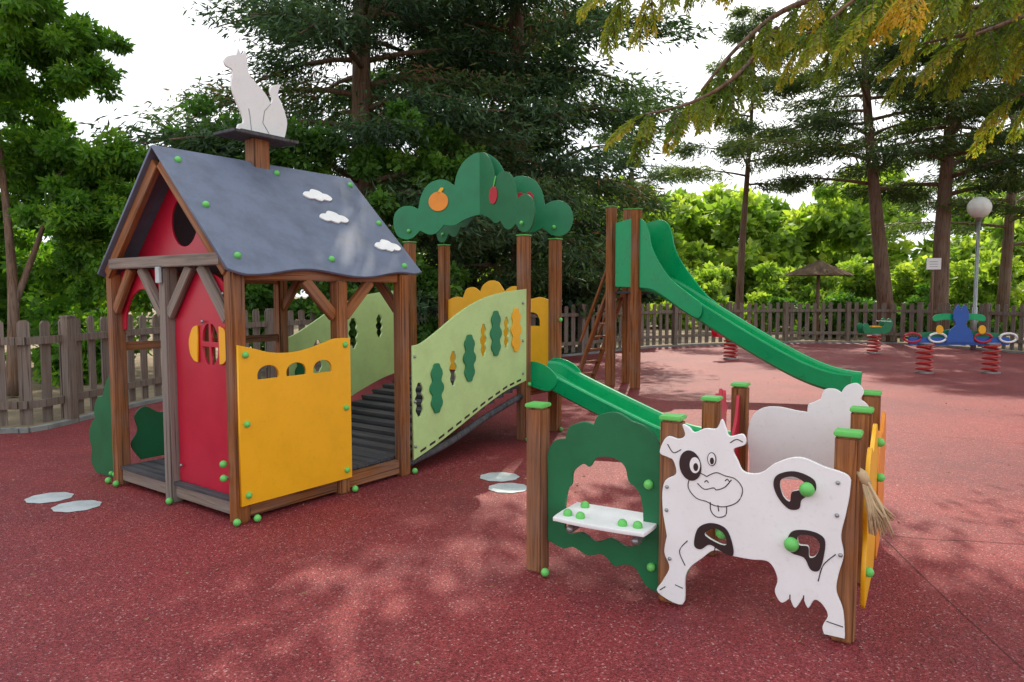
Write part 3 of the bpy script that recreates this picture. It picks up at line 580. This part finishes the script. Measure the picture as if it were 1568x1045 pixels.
def conifer(name,base,h,R,z0,nb,per,leaf,lmat,lean=(0,0),seed=1,tr=.22,droop=.5,spread=1.0,top=.65):
    r=np.random.default_rng(seed); e=empty(name,(base[0],base[1],0)); wd=Multi()
    tp=[V((lean[0]*t*h+.1*math.sin(5*t+seed),lean[1]*t*h+.1*math.cos(4*t+seed),t*h)) for t in np.linspace(0,1,9)]
    wd.tube(tp,[tr*(1-.88*t) for t in np.linspace(0,1,9)],10)
    PP=[];DD=[];TT=[];LL=[]
    for i in range(nb):
        f=(i+r.random())/nb; z=z0+(h-z0)*f**.92; az=i*2.399+r.normal()*.35
        prof=(1-f)**top*(.35+.65*min(1,f*6+.35)); L=R*(prof*r.uniform(.65,1.15)+.07)
        d=np.array([math.cos(az),math.sin(az),0.]); rise=r.uniform(.05,.4)
        t=np.linspace(0,1,6); k=z/h; c0=np.array([lean[0]*k*h,lean[1]*k*h,z])
        path=c0+np.outer(t*L,d); path[:,2]+=rise*L*t-droop*L*t**2*r.uniform(.7,1.2)*.7
        wd.tube([tuple(p) for p in path],[tr*.28*(1-.85*x)*(.4+.6*(1-f)) for x in t],5)
        lat=np.array([-d[1],d[0],0.]); hi=z>base[1]*.44+4.2    # boughs far overhead get coarser needles
        ncl=int(5+L*3.6); btint=r.normal()*.15
        for c in range(ncl):
            tt=r.uniform(.12,1)**.7; s=r.normal()*.14*L*(1.15-tt*.6)
            p=c0+d*L*tt+lat*s; p[2]+=rise*L*tt-droop*L*tt**2*.7-abs(s)*.25
            n=int(per*r.uniform(.6,1.4)*(.3 if hi else 1)); cs=(.14+.10*L*.30)*spread
            q=np.clip(r.normal(size=(n,3)),-1.9,1.9)*np.array([cs*1.3,cs*1.3,cs*.5])+p
            out=(d*.8+lat*np.sign(s)*.5); ctint=btint+r.normal()*.13
            dd=r.normal(size=(n,3))*.6+out+np.array([0,0,-.45]); PP.append(q);DD.append(dd); LL.append(np.full(n,1.8 if hi else 1.))
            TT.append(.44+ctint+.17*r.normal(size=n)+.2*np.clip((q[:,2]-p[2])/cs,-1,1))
    P=np.concatenate(PP);D=np.concatenate(DD);T=np.concatenate(TT);S=np.concatenate(LL);n=len(P)
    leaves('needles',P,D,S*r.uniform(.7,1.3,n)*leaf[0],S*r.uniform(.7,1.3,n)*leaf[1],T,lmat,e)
    wd.obj('trunk_and_limbs',M['bark'],e,True); return n
def clumped(name,clumps,dens,leaf,lmat,trunk=None,seed=1):
    r=np.random.default_rng(seed); e=empty(name,(0,0,0)); PP=[];DD=[];TT=[]; wd=Multi()
    for c,R in clumps:
        c=np.array(c); k=int(7+R*6)
        for j in range(k):
            sc_=c+unit(r.normal(size=(1,3)))[0]*R*r.uniform(.3,1)*np.array([1,1,.85]); n=int(dens*r.uniform(.5,1.4)); cr=R*r.uniform(.22,.38)
            v=unit(r.normal(size=(n,3))); q=sc_+v*cr*(r.random((n,1))**.45)*np.array([1,1,.75])
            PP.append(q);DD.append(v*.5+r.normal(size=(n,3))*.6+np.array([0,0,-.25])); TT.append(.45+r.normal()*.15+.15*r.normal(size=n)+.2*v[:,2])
    if trunk:
        for path,r0,r1 in trunk:
            pth=interp(path,4); wd.tube(pth,[r0+(r1-r0)*i/(len(pth)-1) for i in range(len(pth))],8)
        wd.obj('trunk_and_limbs',M['bark'],e,True)
    P=np.concatenate(PP);D=np.concatenate(DD);T=np.concatenate(TT);n=len(P)
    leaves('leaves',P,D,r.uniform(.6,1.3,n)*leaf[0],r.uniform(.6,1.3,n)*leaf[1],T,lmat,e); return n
tot=0
tot+=conifer('cedar_tree',(-3.4,16.8),18,5.0,1.6,100,80,(.19,.042),LM['cedar'],seed=3,tr=.32,top=.5)
tot+=conifer('cedar_tree.001',(.2,19.4),18,4.5,1.8,88,70,(.22,.052),LM['cedar'],seed=8,tr=.34,top=.5)
tot+=conifer('cedar_tree.002',(-1.8,24),18,5,1.5,42,45,(.42,.12),LM['cedar'],seed=12,tr=.34)
r=random.Random(11)
iv=[((r.uniform(-6.2,-1.5),r.uniform(13.9,14.8),r.uniform(.8,4.8)),r.uniform(.6,.95)) for _ in range(24)]
tot+=clumped('ivy_hedge',iv,190,(.13,.095),LM['ivy'],seed=4)
hd=[((x+r.uniform(-.4,.4),y+r.uniform(-.3,.5),r.uniform(.5,2.6)),r.uniform(.7,1.1)) for (x,y) in [(-3.4,15.8),(-2.4,16.8),(-1.2,17.6),(0,18.6),(1.2,19.6),(2.4,20.8),(3.6,22)] for _ in range(3)]
tot+=clumped('hedge',hd,140,(.18,.12),LM['cedar'],seed=5)
cl=[((r.uniform(-10.6,-6.3),11.2+r.uniform(-1.2,1.6),r.uniform(2.5,7.0)),r.uniform(.5,.8)) for _ in range(36)]
cl+=[((-6.9+r.uniform(-1.0,.9),11.8+r.uniform(-.6,.9),r.uniform(1.6,3.9)),r.uniform(.45,.75)) for _ in range(14)]
tot+=clumped('privet_tree',cl,190,(.12,.055),LM['privet'],trunk=[([(-7.85,11,0),(-7.8,11.05,1.5),(-7.95,11.2,3),(-8.2,11.3,5.5)],.10,.03),([(-7.8,11.05,1.4),(-7.55,11.3,2.4),(-7.3,11.6,3.6)],.06,.02)],seed=6)
cl=[((r.uniform(-16,-7.5),r.uniform(13,17),r.uniform(.4,2.9)),r.uniform(.7,1.2)) for _ in range(26)]
tot+=clumped('hedge.001',cl,160,(.17,.11),LM['privet'],seed=7)
def pine(name,base,lean,h,z0,seed,R=3.6,tr=.2,nb=30,per=42): return conifer(name,base,h,R,z0,nb,per,(.26,.045),LM['pine'],lean=lean,seed=seed,tr=tr,droop=.2,spread=.85)
tot+=pine('pine_tree',(12.3,23.2),(-.10,0),13,4.8,21,4.4,.27,40,46)
tot+=pine('pine_tree.001',(13.6,22.6),(.04,0),13.5,4.6,22,4.4,.30,40,46)
tot+=pine('pine_tree.002',(8.6,26.5),(.02,0),12,5.4,23,3.4,.16,26)
tot+=pine('pine_tree.003',(17.2,22),(-.03,0),13,3.6,24,4.6,.22,36,46)
tot+=pine('pine_tree.004',(19.5,28),(0,0),14,3.4,25,5,.25,30)
tot+=pine('pine_tree.005',(5.6,33),(0,0),11,5.2,26,3.4,.22,22)
tot+=pine('added_shade_pine',(13.4,13.2),(-.04,.0),15,6.5,27,6.0,.3,44,50)  # trunk outside the view; added to cast dappled shade on the right-hand ground
cl=[((r.uniform(4,26),r.uniform(30,36),r.uniform(.3,2.4)),r.uniform(.9,1.5)) for _ in range(44)]
tot+=clumped('shrubs',cl,120,(.28,.19),LM['bright'],seed=9)
cl=[((r.uniform(5,45),r.uniform(44,56),r.uniform(1,8.5)),r.uniform(1.5,2.8)) for _ in range(56)]
cl+=[((r.uniform(-45,5),r.uniform(36,50),r.uniform(1,5.0)),r.uniform(1.5,2.8)) for _ in range(40)]
tot+=clumped('distant_trees',cl,90,(.6,.42),LM['bright'],seed=10)
cl=[((r.uniform(9,22),r.uniform(25.5,28),r.uniform(.3,1.1)),r.uniform(.5,.9)) for _ in range(22)]
tot+=clumped('hedge.002',cl,130,(.18,.12),LM['ivy'],seed=13)

oc=empty('spruce_tree',(0,0,0)); wd=Multi()
wd.tube([(7.6,6.8,0),(7.55,6.8,3),(7.6,6.9,6),(7.6,7,10)],[.26,.22,.17,.06],12)
PP=[];DD=[];LL=[];TT=[]; rr=random.Random(21)
def twig(p,d,L,tint,dens=1.0):
    p=V(p);d=V(d).normalized(); n=5; q=p.copy(); path=[q.copy()]; dd=d.copy()
    for k in range(n):
        dd=(dd+V((0,0,-.16))).normalized(); q=q+dd*(L/n); path.append(q.copy())
    wd.tube(path,[.005*(1-.8*k/n) for k in range(n+1)],3)
    side=d.cross(V((0,0,1))); side=side.normalized() if side.length>.05 else V((1,0,0))
    cnt=int(L*190*dens)
    for k in range(cnt):
        t=(k+rr.random())/cnt; i=min(int(t*n),n-1); a=path[i].lerp(path[i+1],t*n-i); tg=(path[i+1]-path[i]).normalized()
        sg=1 if k%2 else -1
        PP.append(a); DD.append(tg*.9+side*sg*.55+V((rr.gauss(0,.2),rr.gauss(0,.2),rr.gauss(0,.2)))); LL.append(.06*(1-.4*t)); TT.append(tint+.3*t+rr.gauss(0,.08))
    return path
def spray(p,d,L,tint):
    path=twig(p,d,L,tint)
    d=V(d).normalized(); side=d.cross(V((0,0,1))); side=side.normalized() if side.length>.05 else V((1,0,0))
    for k in range(1,5):
        for sg in (-1,1):
            twig(path[k],(path[k]-path[k-1]).normalized()*.8+side*sg*.7+V((0,0,-.2)),L*.5*(1-.12*k)*rr.uniform(.8,1.2),tint+.1)
def limb(pts,r0,step=.12,L0=.44,tint=.3,start=.0):
    P=interp(pts,8); wd.tube(P,[r0*(1-.85*i/(len(P)-1))+.004 for i in range(len(P))],6)
    acc=0;sg=1
    for i in range(1,len(P)):
        seg=(P[i]-P[i-1]).length; acc+=seg
        if i/len(P)<start: continue
        while acc>step:
            acc-=step; t=(P[i]-P[i-1]).normalized(); side=t.cross(V((0,0,1))).normalized(); sg=-sg
            spray(P[i],t*.45+side*sg*rr.uniform(.4,.9)+V((0,0,rr.uniform(-.7,-.15))),L0*rr.uniform(.65,1.3),tint+rr.gauss(0,.14))
    spray(P[-1],(P[-1]-P[-2]),L0,tint+.15)
limb([(7.6,6.8,5.4),(5.2,6.2,4.9),(3.2,5.6,4.05),(2.2,5.5,3.8),(1.75,5.45,3.5),(1.42,5.4,3.12)],.04,start=.3)
limb([(2.0,5.47,3.6),(1.65,5.3,3.2),(1.3,5.2,2.98),(.95,5.15,2.88)],.018,L0=.36)
limb([(7.6,6.8,4.9),(5.5,6.0,4.5),(4.3,5.4,3.9),(3.6,5.1,3.55),(3.1,5.0,3.35)],.04,start=.35)
limb([(7.6,6.8,5.6),(5,6.0,4.9),(3.3,5.3,4.15),(2.6,5.0,3.8),(2.15,4.9,3.45)],.04,start=.3)
limb([(7.6,6.8,6.2),(5,5.8,5.6),(2.6,5.2,4.45),(1.5,5.1,4.0),(.8,5.05,3.8)],.035,start=.3)
limb([(7.6,6.8,4.7),(6,5.8,4.3),(4.6,5.0,3.7),(3.75,4.7,3.3)],.035,start=.3)
limb([(7.6,6.8,4.9),(6.2,6.2,4.6),(4.8,5.9,4.1),(3.9,5.8,3.75),(3.3,5.8,3.6)],.035,start=.3)
limb([(7.6,6.8,6.6),(4.5,6.5,5.6),(2.7,6.4,4.8),(1.7,6.3,4.5)],.04,start=.35)
limb([(7.6,6.8,5.5),(5.4,5.6,4.6),(3.6,4.8,3.9),(2.6,4.4,3.55),(2.2,4.3,3.35)],.035,start=.3)
limb([(7.6,6.8,5.3),(6.4,5.5,4.6),(5.0,4.6,3.8),(4.0,4.1,3.25),(3.4,3.9,3.05)],.035,start=.3)
limb([(7.6,6.8,4.9),(5.8,6.6,4.5),(4.4,6.5,4.2),(3.4,6.5,4.05),(2.6,6.4,3.9)],.035,start=.25)
limb([(7.6,6.8,4.5),(6.6,6.3,4.2),(5.4,6.0,3.8),(4.6,5.9,3.4),(4.1,5.85,3.2)],.035,start=.2)
limb([(7.6,6.8,5.0),(6.3,6.0,4.6),(5.0,5.5,4.15),(4.2,5.3,3.75),(3.8,5.2,3.5)],.035,start=.3,tint=.4)
for tgt in ((3.6,10.4,8.2),(2.2,9.8,8.0),(4.6,9.4,8.0)): wd.tube(interp([(7.6,6.9,5.8),((7.6+tgt[0])/2,(6.9+tgt[1])/2,7.6),tgt],5),[.09*(1-.08*i) for i in range(11)],6)  # boughs added only to carry the overhead shade foliage
n=len(PP); P=np.array([tuple(p) for p in PP]);D=np.array([tuple(p) for p in DD])
leaves('needles',P,D,np.array(LL),np.full(n,.015),np.array(TT),LM['young'],oc)
wd.obj('trunk_and_limbs',M['bark'],oc,True); tot+=n
def blobcrown(name,cx,cy,R,z0,z1,cnt,n,parent,mat,leaf,seed,cull=True):
    rg=np.random.default_rng(seed); PP=[];DD=[];TT=[]
    for i in range(cnt):
        f=rg.random(); z=z0+(z1-z0)*f; az=rg.uniform(0,6.28); RR=R*(1-f*.5)*math.sqrt(rg.uniform(.02,1)); c=np.array([cx+RR*math.cos(az),cy+RR*math.sin(az),z-.015*RR*RR+.3])
        if cull and c[1]<9 and c[2]<2.6+.46*max(c[1],1): continue
        PP.append(c+rg.normal(size=(n,3))*np.array([.42,.42,.14])); DD.append(rg.normal(size=(n,3))*.5+np.array([math.cos(az),math.sin(az),-.5])); TT.append(.35+.15*rg.normal(size=n))
    P=np.concatenate(PP);k=len(P); leaves(name,P,np.concatenate(DD),np.full(k,leaf[0]),np.full(k,leaf[1]),np.concatenate(TT),mat,parent); return k
tot+=blobcrown('crown',7.6,6.8,5.6,5.5,10.5,90,110,oc,LM['young'],(.2,.05),5)
tot+=blobcrown('added_shade_lobe',3.1,10.2,3.3,7.9,9.6,105,110,oc,LM['young'],(.24,.10),6)  # extra foliage above the view, added to keep sun off the cow area

n=420; P=np.stack([rng.uniform(-6,7,n),rng.uniform(2.2,14,n),np.full(n,.006)],1); D=rng.normal(size=(n,3))*np.array([1,1,.05])
leaves('fallen_leaves',P,D,rng.uniform(.02,.04,n),rng.uniform(.008,.018,n),rng.uniform(.3,1,n),leafmat('dry_leaves',[(0,(.1,.06,.03)),(1,(.35,.22,.1))],.1))
print('leaves',tot)

# ---------------------------------------------------------------- light
az=math.radians(12); el=math.radians(46)
tS=V((math.sin(az)*math.cos(el),math.cos(az)*math.cos(el),math.sin(el)))
sd=bpy.data.lights.new('sun','SUN'); sd.energy=5.0; sd.angle=math.radians(.6); sd.color=(1,.91,.76)
so=bpy.data.objects.new('sun',sd); so.rotation_euler=(-tS).to_track_quat('-Z','Y').to_euler(); so.location=(0,0,20); link(so)
w=bpy.data.worlds.new('World'); sc.world=w; w.use_nodes=True; nt=w.node_tree; bg=nt.nodes['Background']
sk=nt.nodes.new('ShaderNodeTexSky'); sk.sky_type='NISHITA'; sk.sun_disc=False; sk.sun_elevation=el; sk.sun_rotation=az; sk.dust_density=5.0
# thin bright high cloud over the clear-sky model
tc=nt.nodes.new('ShaderNodeTexCoord'); nz=nt.nodes.new('ShaderNodeTexNoise'); nz.inputs['Scale'].default_value=2.2; nz.inputs['Detail'].default_value=6; nt.links.new(tc.outputs['Generated'],nz.inputs['Vector'])
cr=ramp(nt,[(.35,(.80,.87,.96)),(.62,(1,1,.99))]); nt.links.new(nz.outputs['Fac'],cr.inputs['Fac'])
ml=nt.nodes.new('ShaderNodeVectorMath'); ml.operation='SCALE'; ml.inputs['Scale'].default_value=11.5; nt.links.new(cr.outputs[0],ml.inputs[0])
mx=nt.nodes.new('ShaderNodeMixRGB'); mx.inputs['Fac'].default_value=.8; nt.links.new(sk.outputs[0],mx.inputs['Color1']); nt.links.new(ml.outputs[0],mx.inputs['Color2'])
nt.links.new(mx.outputs[0],bg.inputs[0]); bg.inputs['Strength'].default_value=.15
sc.view_settings.view_transform='Standard'; sc.view_settings.look='None'; sc.view_settings.exposure=0
cam=bpy.data.cameras.new('camera'); cam.lens=1080/1568*36; cam.sensor_width=36; cam.clip_end=1500; cam.clip_start=.05
co=bpy.data.objects.new('camera',cam); co.location=(0,0,1.6); co.rotation_euler=(math.radians(90)-math.atan(72.5/1080),0,0); link(co); sc.camera=co
